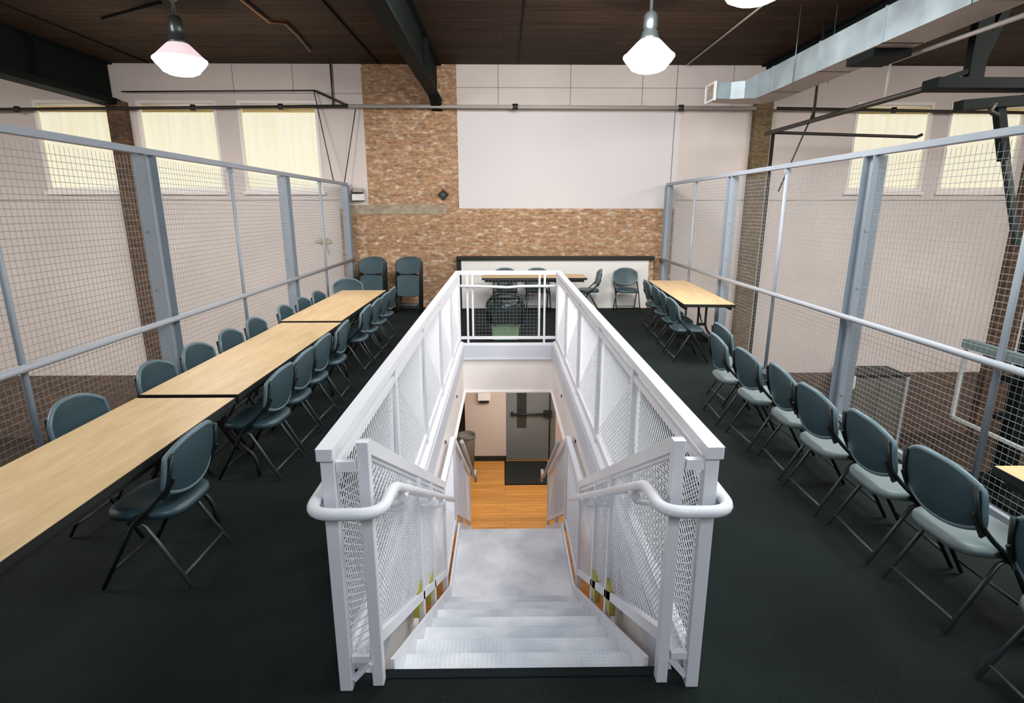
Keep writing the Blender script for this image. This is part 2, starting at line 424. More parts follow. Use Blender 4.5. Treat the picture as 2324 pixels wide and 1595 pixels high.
# steel roof beams (I section)
for i, x in enumerate((-7.25, -1.24, 4.90, 10.9)):
    b = MB(); b.box(x - .10, x + .10, YB, WALL_Y - .02, 3.90, 3.925); b.box(x - .10, x + .10, YB, WALL_Y - .02, CEIL - .03, CEIL - .001)
    b.box(x - .012, x + .012, YB, WALL_Y - .02, 3.925, CEIL - .03)
    if i == 0: b.box(x - .16, x + .16, YB, WALL_Y - .02, 3.80, 3.90)
    for y in (9.6,): b.box(x - .09, x + .09, y, y + .012, 3.925, CEIL - .03)
    if i == 1:
        b.add([(x - .09, 11.38, 3.90), (x + .09, 11.38, 3.90), (x + .09, 10.8, 3.90), (x - .09, 10.8, 3.90), (x - .09, 11.38, 3.72), (x + .09, 11.38, 3.72)],
              [(0, 1, 2, 3), (0, 4, 5, 1), (2, 5, 4, 3), (0, 3, 4), (1, 5, 2)])
        b.tube([(x + .11, 10.9, 4.05), (x + .09, 10.9, 4.05)], .03, 8, mi=1)
    struct(b, 'trim_%d' % (10 + i), [M['beam'], M['steel']])
# windows
for i, (a, c) in enumerate(WINS):
    fr = MB(); t = .05; y0, y1 = WALL_Y - .02, WALL_Y + .12
    fr.box(a, a + t, y0, y1, WZ0, WZ1); fr.box(c - t, c, y0, y1, WZ0, WZ1); fr.box(a + t, c - t, y0, y1, WZ0, WZ0 + t); fr.box(a + t, c - t, y0, y1, WZ1 - t, WZ1)
    fr.box(a - .04, c + .04, WALL_Y - .07, WALL_Y, WZ0 - .06, WZ0)
    o = struct(fr, 'window_%d' % (i + 1), M['dry'])
    MB().box(a + t, c - t, WALL_Y + .17, WALL_Y + .18, WZ0 + t, WZ1 - t).obj('window_pane', M['glass'], o)
    s = MB(); n = 24
    W0, W1 = a + t + .01, c - t - .01
    if i == 0: W0 += .25
    vs = []; fs = []
    for k in range(n + 1):
        x = W0 + (W1 - W0) * k / n; yy = WALL_Y + .06 + .006 * math.sin(k * 1.9)
        vs += [(x, yy, WZ0 + .07), (x, yy, WZ1 - .20)]
    for k in range(n): fs.append((2 * k, 2 * k + 2, 2 * k + 3, 2 * k + 1))
    s.add(vs, fs, 0, True)
    places = ['farthest left window, cut by the picture edge', 'left of the left dark brick pilaster', 'just right of the left dark brick pilaster', 'in the window nearest the tan brick pier', 'first window right of the olive pilaster', 'rightmost window behind the black hung frame']
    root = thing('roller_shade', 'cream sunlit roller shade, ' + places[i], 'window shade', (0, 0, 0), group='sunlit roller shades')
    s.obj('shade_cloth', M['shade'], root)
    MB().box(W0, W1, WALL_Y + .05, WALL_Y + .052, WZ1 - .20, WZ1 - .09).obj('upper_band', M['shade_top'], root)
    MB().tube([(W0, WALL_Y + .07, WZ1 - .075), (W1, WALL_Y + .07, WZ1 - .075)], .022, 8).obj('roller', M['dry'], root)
    MB().box(W0, W1, WALL_Y + .045, WALL_Y + .07, WZ0 + .055, WZ0 + .08).obj('bottom_bar', M['dry'], root)

# ------------------------------------------------------------------ white counter panel on the wall, wall fittings
t = thing('low_partition', 'long white half-height panel with black cap against the tan brick wall', 'partition', (0, 0, 0))
MB().box(-.84, 2.87, 11.22, 11.38, .005, .97).obj('panel', plain('white_partition', (.80, .79, .76), .6), t)
MB().box(-.93, 2.97, 11.16, 11.39, .97, 1.035).obj('cap', M['black'], t, bevel=.008)
MB().box(-.93, -.84, 11.22, 11.38, .005, .97).obj('side_post', M['black'], t)
MB().box(2.87, 2.97, 11.24, 11.38, .005, .97).obj('side_post', M['brick'], t)
t = thing('wall_speaker', 'small black diamond-shaped fitting mounted on the tan brick pier', 'wall fitting', (-1.17, 11.36, 2.21))
b = MB(); R = .11
for y, r in ((0, R), (-.04, R * .8)): b.v += [(r, y, 0), (0, y, r), (-r, y, 0), (0, y, -r)]
b.f = [[4, 5, 6, 7], [0, 1, 5, 4], [1, 2, 6, 5], [2, 3, 7, 6], [3, 0, 4, 7], [3, 2, 1, 0]]; b.m = [0] * 6; b.sm = [False] * 6
b.obj('housing', M['black'], t); MB().tube([(0, -.04, 0), (0, -.05, 0)], .02, 10).obj('center_cap', M['steel'], t)
t = thing('wall_light_box', 'white emergency light box beside the far end of the left fence', 'emergency light', (-2.80, 11.33, 2.2))
MB().box(-.11, .12, -.08, .06, -.10, .02).obj('housing', M['dry'], t, bevel=.01)
MB().box(-.11, .10, -.10, .0, .03, .055).obj('dark_visor', M['black'], t)
MB().box(-.10, .09, -.05, .04, .055, .13).obj('upper_case', M['pipew'], t, bevel=.008)
t = thing('wall_flower', 'dried flower spray fixed to the white wall left of the brick', 'wall decoration', (-3.52, 11.37, 1.30))
b = MB()
for k in range(9):
    a = PI * (.08 + .84 * k / 8) + random.uniform(-.1, .1); L_ = random.uniform(.10, .20)
    e = Vector((math.cos(a) * L_ * 1.1, -.03, math.sin(a) * L_ * .7)); sd = Vector((-e.z, 0, e.x)).normalized() * .032
    b.add([(0, -.01, -.02), e * .55 + sd, e, e * .55 - sd], [(0, 1, 2, 3)])
b.obj('petals', M['flower'], t)
MB().tube([(0, -.01, -.02), (.03, -.01, -.12), (.07, -.01, -.24)], .006, 6).tube([(0, -.01, -.02), (-.02, -.01, -.16)], .005, 6).obj('stem', M['stem'], t)

# pipes along the back wall
def pipe_thing(name, label, cat, pts, r, mat, heads=(), group=None):
    t = thing(name, label, cat, pts[0], group=group); o = Vector(pts[0])
    MB().tube([Vector(p) - o for p in pts], r, 10).obj('pipe', mat, t)
    for h in heads:
        MB().tube([Vector(h) - o - Vector((0, 0, .05)), Vector(h) - o + Vector((0, 0, .05))], r * 1.7, 8).obj('fitting', M['pipe'], t)
    return t
PY_ = 11.22
pipe_thing('sprinkler_pipe', 'dark pipe running across the sunlit windows on the left', 'pipe', [(-13.3, PY_, 3.66), (-2.85, PY_, 3.78)], .028, M['pipe'], [(-8.9, PY_, 3.71), (-5.7, PY_, 3.745), (-4.1, PY_, 3.765)], 'wall sprinkler pipes')
pipe_thing('sprinkler_pipe', 'pale painted pipe across the brick pier and white board', 'pipe', [(-2.85, PY_, 3.78), (4.7, PY_, 3.76)], .034, M['pipew'], [(.22, PY_, 3.77), (3.3, PY_, 3.76)], 'wall sprinkler pipes')
pipe_thing('sprinkler_pipe', 'dark pipe running across the windows behind the right fence', 'pipe', [(5.1, PY_, 3.76), (13.3, PY_, 3.64)], .028, M['pipe'], [(7.3, PY_, 3.73)], 'wall sprinkler pipes')
pipe_thing('rod', 'thin horizontal rod above the left windows', 'rod', [(-7.0, 11.3, 4.03), (-3.49, 11.3, 4.06)], .012, M['pipe'])
pipe_thing('rod', 'short bent rod dropping from the window corner to the pale pipe', 'rod', [(-3.49, 11.3, 4.06), (-2.95, 11.28, 3.82), (-2.66, 11.25, 3.76)], .018, M['pipe'])
pipe_thing('guy_wire', 'thin dark wire running down the left shade to the fence end', 'wire', [(-3.49, 11.3, 4.05), (-3.16, 11.0, 2.42)], .009, M['pipe'], group='wires above the left fence end')
pipe_thing('guy_wire', 'thin dark wire from the pier edge down to the fence end', 'wire', [(-2.74, 11.28, 3.74), (-3.02, 11.2, 2.42)], .009, M['pipe'], group='wires above the left fence end')
pipe_thing('conduit', 'thin vertical conduit on the white wall just left of the brick pier', 'conduit', [(-3.17, 11.35, CEIL - .01), (-3.17, 11.35, 3.8)], .014, M['pipe'])
pipe_thing('conduit', 'ceiling conduit along the planks beside the left dark beam', 'conduit', [(-6.6, 2, 4.514), (-6.45, 11.3, 4.514)], .014, M['beam'], group='ceiling conduits')
pipe_thing('conduit', 'ceiling conduit between the left lamp and the central beam', 'conduit', [(-2.36, 2, 4.514), (-2.28, 11.3, 4.514)], .014, M['beam'], group='ceiling conduits')
pipe_thing('conduit', 'ceiling conduit between the right lamp and the duct', 'conduit', [(3.4, 2, 4.514), (3.38, 11.3, 4.514)], .014, M['pipew'], group='ceiling conduits')
pipe_thing('conduit', 'faint ceiling conduit right of the central beam', 'conduit', [(.28, 2, 4.518), (.28, 11.3, 4.518)], .010, M['beam'], group='ceiling conduits')
pipe_thing('bent_pipe', 'orange-lit bent pipe on the ceiling planks right of the left lamp', 'pipe', [(-3.29, 6, 4.498), (-3.30, 8.9, 4.498), (-3.10, 8.95, 4.498), (-3.12, 9.5, 4.498), (-3.22, 10.4, 4.498)], .02, plain('orange_lit_brown', (.20, .09, .03), .5))  # orange light is put into the pipe colour
pipe_thing('conduit', 'ceiling conduit leading sideways to the left lamp', 'conduit', [(-5.6, 8.85, 4.514), (-4.4, 8.2, 4.514)], .014, M['beam'], group='ceiling conduits')

# ------------------------------------------------------------------ pendant lamps
def pendant(x, y, label):
    t = thing('pendant_lamp', label, 'lamp', (x, y, 3.80), group='glowing bell pendant lamps')
    MB().lathe([(.0, .73), (.05, .725), (.055, .68), (.02, .67), (.02, .50), (.0, .50)], 14).obj('stem', M['steel'], t)
    MB().lathe([(0, .50), (.05, .50), (.085, .46), (.09, .33), (.075, .30), (.10, .27), (.11, .21), (.13, .18), (0, .18)], 18).obj('housing', M['steel'], t)
    MB().lathe([(.10, .20), (.15, .16), (.22, .09), (.28, .03), (.315, .0)], 32).obj('lamp_shade', M['glow2'], t)
    MB().lathe([(.315, 0), (.32, -.015), (.29, -.06), (.235, -.12), (.215, -.15), (.15, -.18), (0, -.19)], 32).obj('glowing_bowl', M['glow'], t)
    return t
for x, y, l in ((-4.15, 8.0, 'glowing bell pendant lamp hanging on the left, over the window side'),
                (1.83, 7.75, 'glowing bell pendant lamp hanging right of center, in front of the white board'),
                (2.10, 5.28, 'glowing bell pendant lamp at the top picture edge, nearest the duct')):
    pendant(x, y, l)

# ------------------------------------------------------------------ duct
t = thing('air_duct', 'galvanized rectangular air duct running along the ceiling on the right', 'duct', (3.95, 8.7, 3.62))
DX, DZ = 3.95, 3.62
def dbox(x0, x1, y0, y1, z0, z1):
    b = MB(); a = [c - o for c, o in zip((x0, y0, z0), (DX, 8.7, DZ))]; e = [c - o for c, o in zip((x1, y1, z1), (DX, 8.7, DZ))]
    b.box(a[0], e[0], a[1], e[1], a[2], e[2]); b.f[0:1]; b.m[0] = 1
    return b
y = 8.9; k = 0
while y > 1.5:
    y2 = y - 1.25
    b = dbox(3.92, 4.36, y2, y, 3.60, 3.94)
    for yy in (y - 8.7,): b.box(3.914 - DX, 4.366 - DX, yy - .03, yy, 3.60 - DZ, 3.948 - DZ)
    b.obj('duct_section', [M['duct'], M['ductb']], t); y = y2
# elbow turning to the left with a register
b = MB()
prof = [((3.92, 8.9), (4.36, 8.9)), ((3.90, 9.35), (4.36, 9.5)), ((3.80, 9.56), (4.25, 9.92)), ((3.62, 9.66), (3.98, 10.04)), ((3.38, 9.66), (3.38, 10.04))]
vs = []
for (p, q) in prof:
    for (x, y_) in (p, q):
        for z in (3.60 + .06 * min(1, max(0, (9.9 - 6 * (x - 3.0)) / 9)) * (y_ > 9.5), 3.94 - .05 * (y_ > 9.5)): vs.append((x - DX, y_ - 8.7, z - DZ))
fs = []
for i in range(len(prof) - 1):
    a = i * 4; c = a + 4
    fs += [(a, c, c + 1, a + 1), (a + 2, a + 3, c + 3, c + 2), (a + 1, c + 1, c + 3, a + 3)]
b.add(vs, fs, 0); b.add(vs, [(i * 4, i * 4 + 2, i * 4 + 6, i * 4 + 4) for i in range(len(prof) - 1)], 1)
b.obj('duct_elbow', [M['duct'], M['ductb']], t)
g = MB(); gx = 3.36 - DX
g.box(gx - .02, gx + .02, .93, .96, .0, .28); g.box(gx - .02, gx + .02, 1.33, 1.36, .0, .28); g.box(gx - .02, gx + .02, .96, 1.33, .0, .03); g.box(gx - .02, gx + .02, .96, 1.33, .25, .28)
gr = g.obj('register', M['dry'], t)
g = MB(); g.box(gx + .012, gx + .018, .96, 1.33, .03, .25, 1)
for k in range(6): g.box(gx - .01, gx + .01, .96, 1.33, .05 + k * .033, .06 + k * .033)
for k in range(3): g.box(gx - .012, gx + .008, 1.05 + k * .093, 1.06 + k * .093, .03, .25)
g.obj('grille', [M['pipew'], M['black']], gr)
b = MB(); b.box(3.95 - DX, 4.36 - DX, 6.55 - 8.7, 7.05 - 8.7, 3.52 - DZ, 3.60 - DZ); b.obj('takeoff_collar', M['beam'], t)
for yy in (8.2, 5.2, 2.6):
    MB().tube([(3.90 - DX, yy - 8.7, -.05), (3.90 - DX, yy - 8.7, CEIL - DZ)], .006, 6).tube([(4.38 - DX, yy - 8.7, -.05), (4.38 - DX, yy - 8.7, CEIL - DZ)], .006, 6).obj('hanger', M['steel'], t)

# ------------------------------------------------------------------ gas pipe and hung frame on the right
t = thing('gas_pipe', 'black pipe running toward the camera under the duct, with side arm and drop', 'pipe', (4.55, 10.13, 3.2))
o = Vector((4.55, 10.13, 3.2))
def rel(*p): return [Vector(q) - o for q in p]
MB().tube(rel((4.53, 10.3, 3.2), (4.58, 6.56, 3.2)), .034, 10).obj('main_run', M['pipe'], t)
MB().tube(rel((4.56, 10.13, 3.2), (7.05, 10.13, 3.13), (7.14, 10.13, 3.17)), .026, 8).obj('side_arm', M['pipe'], t)
MB().tube(rel((4.57, 10.1, 3.2), (4.57, 10.1, LOW + .02)), .030, 8).obj('drop_pipe', M['pipe'], t)
MB().tube(rel((4.60, 8.9, 3.2), (4.60, 8.9, CEIL)), .02, 8).obj('hanger', M['pipe'], t)
MB().tube(rel((4.58, 7.25, 3.2), (4.60, 7.25, 4.0)), .014, 8).obj('hanger', M['pipew'], t)
MB().tube(rel((4.60, 8.9, 3.35), (4.2, 8.9, 2.2)), .012, 8).obj('brace', M['pipe'], t)
t = thing('light_tube', 'pale thin bar hanging just below the duct on its right', 'bar', (4.53, 7.15, 3.6))
MB().tube([(0, 0, 0), (.1, -1.8, 0)], .024, 8).obj('tube', M['pipew'], t)
for yy in (-.3, -1.6): MB().tube([(.02, yy, 0), (.02, yy, CEIL - 3.6)], .005, 6).obj('hanger', M['pipe'], t)
t = thing('hung_steel_frame', 'black steel frame with angled pole hanging from the ceiling at upper right', 'frame', (5.2, 6.4, 3.2))
o = Vector((5.2, 6.4, 3.2))
MB().box(4.50 - o.x, 7.2 - o.x, -.12, .12, -.05, .06).obj('crossbeam', M['beam'], t, bevel=.01)
MB().bar(rel((4.85, 6.4, 3.0))[0], rel((5.6, 6.4, 3.06))[0], .14, .10).bar(rel((5.5, 6.4, 3.08))[0], rel((7.0, 6.4, 3.05))[0], .12, .06).obj('lower_beam', M['beam'], t)
MB().bar(rel((4.95, 6.4, 3.2))[0], rel((4.95, 6.4, CEIL))[0], .16, .10).bar(rel((4.95, 6.4, 3.3))[0], rel((5.35, 6.4, CEIL))[0], .08, .08).obj('ceiling_mount', M['beam'], t)
MB().bar(rel((4.52, 6.4, 3.22))[0], rel((4.95, 6.4, 3.36))[0], .08, .05).obj('brace', M['beam'], t)
MB().bar(rel((5.28, 6.4, 3.02))[0], rel((5.46, 6.4, 2.45))[0], .085, .085).obj('pole', M['beam'], t)
MB().bar(rel((5.46, 6.4, 2.50))[0], rel((5.80, 6.4, 1.55))[0], .06, .06).obj('pole', M['tubed'], t)
MB().tube(rel((5.20, 6.35, 3.02), (5.16, 6.35, 2.94), (5.25, 6.35, 2.90)), .03, 8).obj('hook', M['pipe'], t)

# ------------------------------------------------------------------ fences
FL, FR = -3.01, 3.17
PYS = [-1.18, 1.95, 5.05, 8.15, 11.26]; TH = [.40, 3.44, 6.55, 9.65]
RT, RM = 2.40, .975
def fence(x, sgn, label):
    t = thing('mesh_fence', label, 'fence', (x, 5.0, 0)); Y0 = 5.0
    MB().box(-.028, .028, -6.2, 11.32 - Y0, RT - .026, RT + .026).obj('top_rail', M['fence'], t, bevel=.006)
    MB().tube([(-sgn * .05, -6.2, RM), (-sgn * .05, 11.32 - Y0, RM)], .026, 12).obj('mid_rail', M['rail'], t)
    MB().box(-.02, .02, -6.2, 11.32 - Y0, .0, .05).obj('bottom_rail', M['fence'], t)
    for y in PYS:
        b = MB(); a = .060; z1 = RT - .025; yy = y - Y0
        # wide flange post with the web across the fence
        xo = sgn * .02
        b.box(xo - a, xo + a, yy - .075, yy - .066, .001, z1); b.box(xo - a, xo + a, yy + .066, yy + .075, .001, z1); b.box(xo - .005, xo + .005, yy - .066, yy + .066, .001, z1)
        b.box(xo - .08, xo + .08, yy - .09, yy + .09, .001, .012)
        for z in (.25, 1.25, 1.75): b.tube([(xo - .03, yy - .082, z), (xo - .03, yy - .074, z)], .014, 6)
        b.obj('post', M['fence'], t)
    for y in TH:
        MB().tube([(0, y - Y0, .02), (0, y - Y0, RT - .03)], .021, 8).obj('intermediate_post', M['fence'], t)
        MB().box(-.03, .03, y - Y0 - .02, y - Y0 + .02, RT - .075, RT - .03).obj('bracket', M['fence'], t)
    for a, c in zip(PYS[:-1], PYS[1:]):
        mb = MB()
        mesh_panel(mb, (sgn * .012, a - Y0 + .08, .04), (0, 1, 0), (0, 0, 1), c - a - .16, RT - .09, [(0, 1, .0445), (1, 0, .0445)], .0016)
        mb.obj('mesh_panel', M['fencemesh'], t)
    return t
fence(FL, -1, 'tall grey wire mesh fence along the left edge of the deck')
fence(FR, 1, 'tall grey wire mesh fence along the right edge of the deck')

# ------------------------------------------------------------------ stair guards (outer), stairs, inner railings
DIA = [(.026, .0175, .052), (.026, -.0175, .052)]
GYS = [1.95, 3.17, 4.39, 5.61, 6.83, 8.04]
def outer_guard(x, s, label):
    """s: -1 left, +1 right"""
    t = thing('stair_guard', label, 'railing', (x, 5, 0)); Y0 = 5.0
    b = MB(); b.box(-.032, .032, 1.90 - Y0, 8.075 - Y0, 1.035, 1.085)
    b.obj('top_rail', M['white'], t, bevel=.006)
    b = MB(); b.box(-.02, .02, 1.95 - Y0, 8.04 - Y0, .955, .99); b.obj('upper_frame', M['white'], t)
    b = MB(); b.box(-.02, .02, 1.95 - Y0, 8.04 - Y0, .09, .13); b.obj('bottom_rail', M['white'], t)
    for i, y in enumerate(GYS):
        b = MB(); b.box(-.026, .026, y - Y0 - .026, y - Y0 + .026, .0005 if i == 0 else .045, 1.036)
        b.obj('post', M['white'], t, bevel=.004)
    for a, c in zip(GYS[:-1], GYS[1:]):
        mb = MB(); mesh_panel(mb, (0, a - Y0 + .03, .13), (0, 1, 0), (0, 0, 1), c - a - .06, .825, DIA, .0025)
        mb.obj('mesh_panel', M['whitemesh'], t)
        b = MB(); ring = [(0, a + .05 - Y0, .12), (0, c - .05 - Y0, .12), (0, c - .05 - Y0, .965), (0, a + .05 - Y0, .965)]; b.tube(ring, .015, 4, closed=True)
        b.obj('panel_frame', M['white'], t)
    # short return panel at the head of the stairs
    xi = (-.53 if s < 0 else .655) - x
    x0, x1 = min(0, xi), max(0, xi)
    mb = MB(); mesh_panel(mb, (x0 + .03, 1.95 - Y0, .16), (1, 0, 0), (0, 0, 1), x1 - x0 - .05, .82, DIA, .0025); mb.obj('mesh_panel', M['whitemesh'], t)
    MB().box(x0 + .028, x1 - .024, 1.935 - Y0, 1.965 - Y0, .98, 1.02).obj('return_rail', M['white'], t)
    MB().box(x0 + .028, x1 - .024, 1.935 - Y0, 1.965 - Y0, .13, .16).obj('return_rail', M['white'], t)
    MB().bar((x0 + .03, 1.95 - Y0, .04 if s < 0 else .12), (x1 - .025, 1.95 - Y0, .12 if s < 0 else .04), .025, .02).obj('gusset', M['white'], t)
    return t
GL, GR = -.655, .775
outer_guard(GL, -1, 'white guard rail with diamond mesh on the left edge of the stair opening')
outer_guard(GR, 1, 'white guard rail with diamond mesh on the right edge of the stair opening')

# staircase
SX0, SX1 = -.48, .605; NT = 8; RISE = 1.4 / NT; RUN = (4.40 - OY0) / NT; LANDZ = -1.4; LY1 = 5.42
t = thing('staircase', 'white metal staircase descending through the floor opening', 'stairs', (.06, OY0, 0)); o = Vector((.06, OY0, 0))
for k in range(1, NT):
    z = -RISE * k; y0 = OY0 + RUN * (k - 1)
    b = MB(); b.box(SX0 - o.x, SX1 - o.x, y0 - .02 - o.y, y0 + RUN - o.y, z - .035, z)
    b.obj('tread', M['plate'], t, bevel=.004)
for k in range(1, NT + 1):
    z = -RISE * k; y0 = OY0 + RUN * (k - 1) + (.012 if k == 1 else .0)
    MB().box(SX0 - o.x, SX1 - o.x, y0 + .002 - o.y, y0 + .012 - o.y, z + .0, z + RISE - .036).obj('riser', M['riser'], t)
MB().box(SX0 - o.x, SX1 - o.x, OY0 + RUN * (NT - 1) - .02 - o.y, LY1 - o.y, LANDZ - .05, LANDZ).obj('landing', M['plate'], t)
NL = 7; R2 = (LOW * -1 - 1.4) / (NL + 1); RN2 = .285
for k in range(1, NL + 1):
    z = LANDZ - R2 * k; y0 = LY1 + RN2 * (k - 1)
    MB().box(SX0 - o.x, SX1 - o.x, y0 - .02 - o.y, y0 + RN2 - o.y, z - .035, z).obj('tread', M['plate'], t)
def slope_plate(x0, x1, ya, za, yb, zb, hgt):
    vs = []
    for x in (x0, x1):
        vs += [(x - o.x, ya - o.y, za), (x - o.x, yb - o.y, zb), (x - o.x, yb - o.y, zb - hgt), (x - o.x, ya - o.y, za - hgt)]
    return vs, [(0, 1, 2, 3), (7, 6, 5, 4), (0, 4, 5, 1), (1, 5, 6, 2), (2, 6, 7, 3), (3, 7, 4, 0)]
SL = -RISE / RUN
for x0 in (SX0 - .019, SX1 + .001):
    b = MB(); b.add(*slope_plate(x0, x0 + .018, OY0 + .03, .04, 4.40, .04 + SL * (4.40 - OY0 - .03) , .30))
    b.add(*slope_plate(x0, x0 + .018, 4.40, LANDZ + .06, LY1, LANDZ + .06, .22))
    ye = LY1 + RN2 * NL; b.add(*slope_plate(x0, x0 + .018, LY1, LANDZ + .08, ye, LOW + .22, .26))
    b.obj('stringer', M['white'], t)
for x in (SX0 - .06, SX1 + .05):
    for y in (2.95, 3.45):
        b = MB(); b.box(x - .02 - o.x, x + .02 - o.x, y - o.y, y + .12 - o.y, -.46 + SL * (y - 2.9), -.28 + SL * (y - 2.9)); b.obj('bracket', M['yellow'], t)  # yellow blocks placed for the yellowish shapes in the rail gaps

def inner_rail(x, s, label):
    t = thing('stair_railing', label, 'railing', (x, 3, 0)); Y0 = 3.0
    ya, za = 1.97, 1.07; yb = 4.38; sl = -.585; zb = za + sl * (yb - ya)
    yc = LY1
    hz = zb - .02
    # sloping frame
    b = MB(); b.bar((0, ya - Y0, za), (0, yb - Y0, zb), .045, .055); b.bar((0, ya + .04 - Y0, za - .055), (0, yb - Y0, zb - .055), .02, .03)
    b.obj('top_rail', M['white'], t)
    bz = .22
    b = MB(); b.bar((0, ya - Y0, bz), (0, yb - Y0, bz + sl * (yb - ya)), .04, .05); b.obj('bottom_rail', M['white'], t)
    MB().box(-.022, .024, ya - .022 - Y0, ya + .022 - Y0, .0005, za + .02).obj('post', M['white'], t, bevel=.004)
    for y in (3.10, 3.62):
        z1 = za + sl * (y - ya) - .02; z0 = -.02 + SL * (y - OY0)
        MB().box(-.02, .02, y - .025 - Y0, y + .025 - Y0, z0, z1).obj('post', M['white'], t)
    z1 = hz; MB().box(-.022, .022, yb - .028 - Y0, yb + .028 - Y0, LANDZ + .0, zb + .01).obj('post', M['white'], t)
    MB().box(-.022, .022, yc - .056 - Y0, yc - Y0, LANDZ + .0, hz + .02).obj('post', M['white'], t)
    L_ = math.hypot(yb - ya, zb - za)
    mb = MB(); U_ = Vector((0, 1, sl))
    mesh_panel(mb, (0, ya + .03 - Y0, bz + .02), U_, (0, 0, 1), yb - ya - .05, za - bz - .06, DIA, .0025); mb.obj('mesh_panel', M['whitemesh'], t)
    # level guard over the landing
    b = MB(); b.bar((0, yb - Y0, hz), (0, yc - Y0, hz), .045, .05); b.obj('landing_rail', M['white'], t); MB().bar((0, yb + .022 - Y0, LANDZ + .12), (0, yc - .056 - Y0, LANDZ + .12), .03, .04).obj('landing_rail', M['white'], t)
    mb = MB(); mesh_panel(mb, (0, yb + .03 - Y0, LANDZ + .14), (0, 1, 0), (0, 0, 1), yc - yb - .08, hz - LANDZ - .18, DIA, .0025); mb.obj('mesh_panel', M['whitemesh'], t)
    # lower flight
    yd = LY1 + RN2 * NL + .2; s2 = (LOW + .98 - hz) / (yd - yc); zd = hz + s2 * (yd - yc)
    b = MB(); b.bar((0, yc - Y0, hz), (0, yd - Y0, zd), .045, .05); b.bar((0, yc - Y0, LANDZ + .2), (0, yd - Y0, LOW + .2), .04, .04); b.obj('lower_flight_rail', M['white'], t)
    MB().box(-.022, .022, yd - .028 - Y0, yd + .028 - Y0, LOW, zd + .01).obj('post', M['white'], t)
    mb = MB(); mesh_panel(mb, (0, yc - Y0, LANDZ + .22), Vector((0, 1, s2)), (0, 0, 1), yd - yc, .75, DIA, .0025); mb.obj('mesh_panel', M['whitemesh'], t)
    MB().box(-.022, .022, 6.4 - Y0, 6.45 - Y0, hz + s2 * (6.4 - yc) - 1.0, hz + s2 * (6.4 - yc)).obj('post', M['white'], t)
    # handrail with the loop round the newel
    hx = -s * .085; ox = (GL if s < 0 else GR) - x + s * .055
    pts = [(hx, 4.42 - Y0, -.50), (hx, 2.06 - Y0, .855), (hx, 1.83 - Y0, .865), (ox, 1.83 - Y0, .865), (ox, 2.14 - Y0, .865), (ox - s * .03, 2.16 - Y0, .865)]
    hr = MB().tube(fillet(pts, .09, 6), .023, 12).obj('handrail', M['white'], t)
    for y in (2.25, 3.12, 3.64):
        z = .775 + (y - 2.2) * -.574
        MB().tube(fillet([(hx, y - Y0, z - .015), (hx, y - Y0, z - .07), (0, y - Y0, z - .08)], .03, 3), .013, 8).tube([(hx, y - Y0 - .03, z - .028), (hx, y - Y0 + .03, z - .035)], .022, 8).obj('rail_bracket', M['white'], hr)
    MB().tube(fillet([(ox, 1.97 - Y0, .85), (ox, 1.97 - Y0, .79), (ox - s * .05, 1.97 - Y0, .78)], .03, 3), .014, 8).obj('rail_bracket', M['white'], hr)
    # lower handrail
    pts = [(hx, yc + .05 - Y0, hz - .05), (hx, yd - Y0, zd - .08), (hx, yd + .28 - Y0, zd - .08), (hx, yd + .30 - Y0, zd - .3)]
    MB().tube(fillet(pts, .08, 5), .022, 10).obj('handrail', M['pipew'], t)
    return t
inner_rail(-.53, -1, 'white sloping mesh railing with looped handrail down the left side of the stairs')
inner_rail(.655, 1, 'white sloping mesh railing with looped handrail down the right side of the stairs')

# gate frame at the far end of the opening
t = thing('end_gate', 'white barred gate frame with fine wire at the far end of the stair opening', 'gate', (.06, 8.07, 0))
ex0, ex1 = GL - .06 + .03, GR - .06 - .03
MB().box(ex0, ex1, -.02, .03, 1.03, 1.085).obj('top_rail', M['white'], t)
MB().box(ex0, ex1, -.015, .015, .09, .13).obj('bottom_rail', M['white'], t)
MB().tube(smooth_path([(ex0, -.05, .875), (-.25, -.05, .865), (.0, -.05, .855), (.2, -.05, .87), (ex1, -.05, .87)], 4), .02, 8).obj('grab_rail', M['white'], t)
for x in (-.585, -.51, .45, .525):
    MB().box(x - .014, x + .014, -.018, .018, .031 if abs(x) > .515 else .131, 1.029).obj('upright', M['white'], t)
mb = MB(); mesh_panel(mb, (-.50, 0, .13), (1, 0, 0), (0, 0, 1), .94, .90, [(0, 1, .05), (1, 0, .05)], .0009); mb.obj('mesh_panel', M['fencemesh'], t)

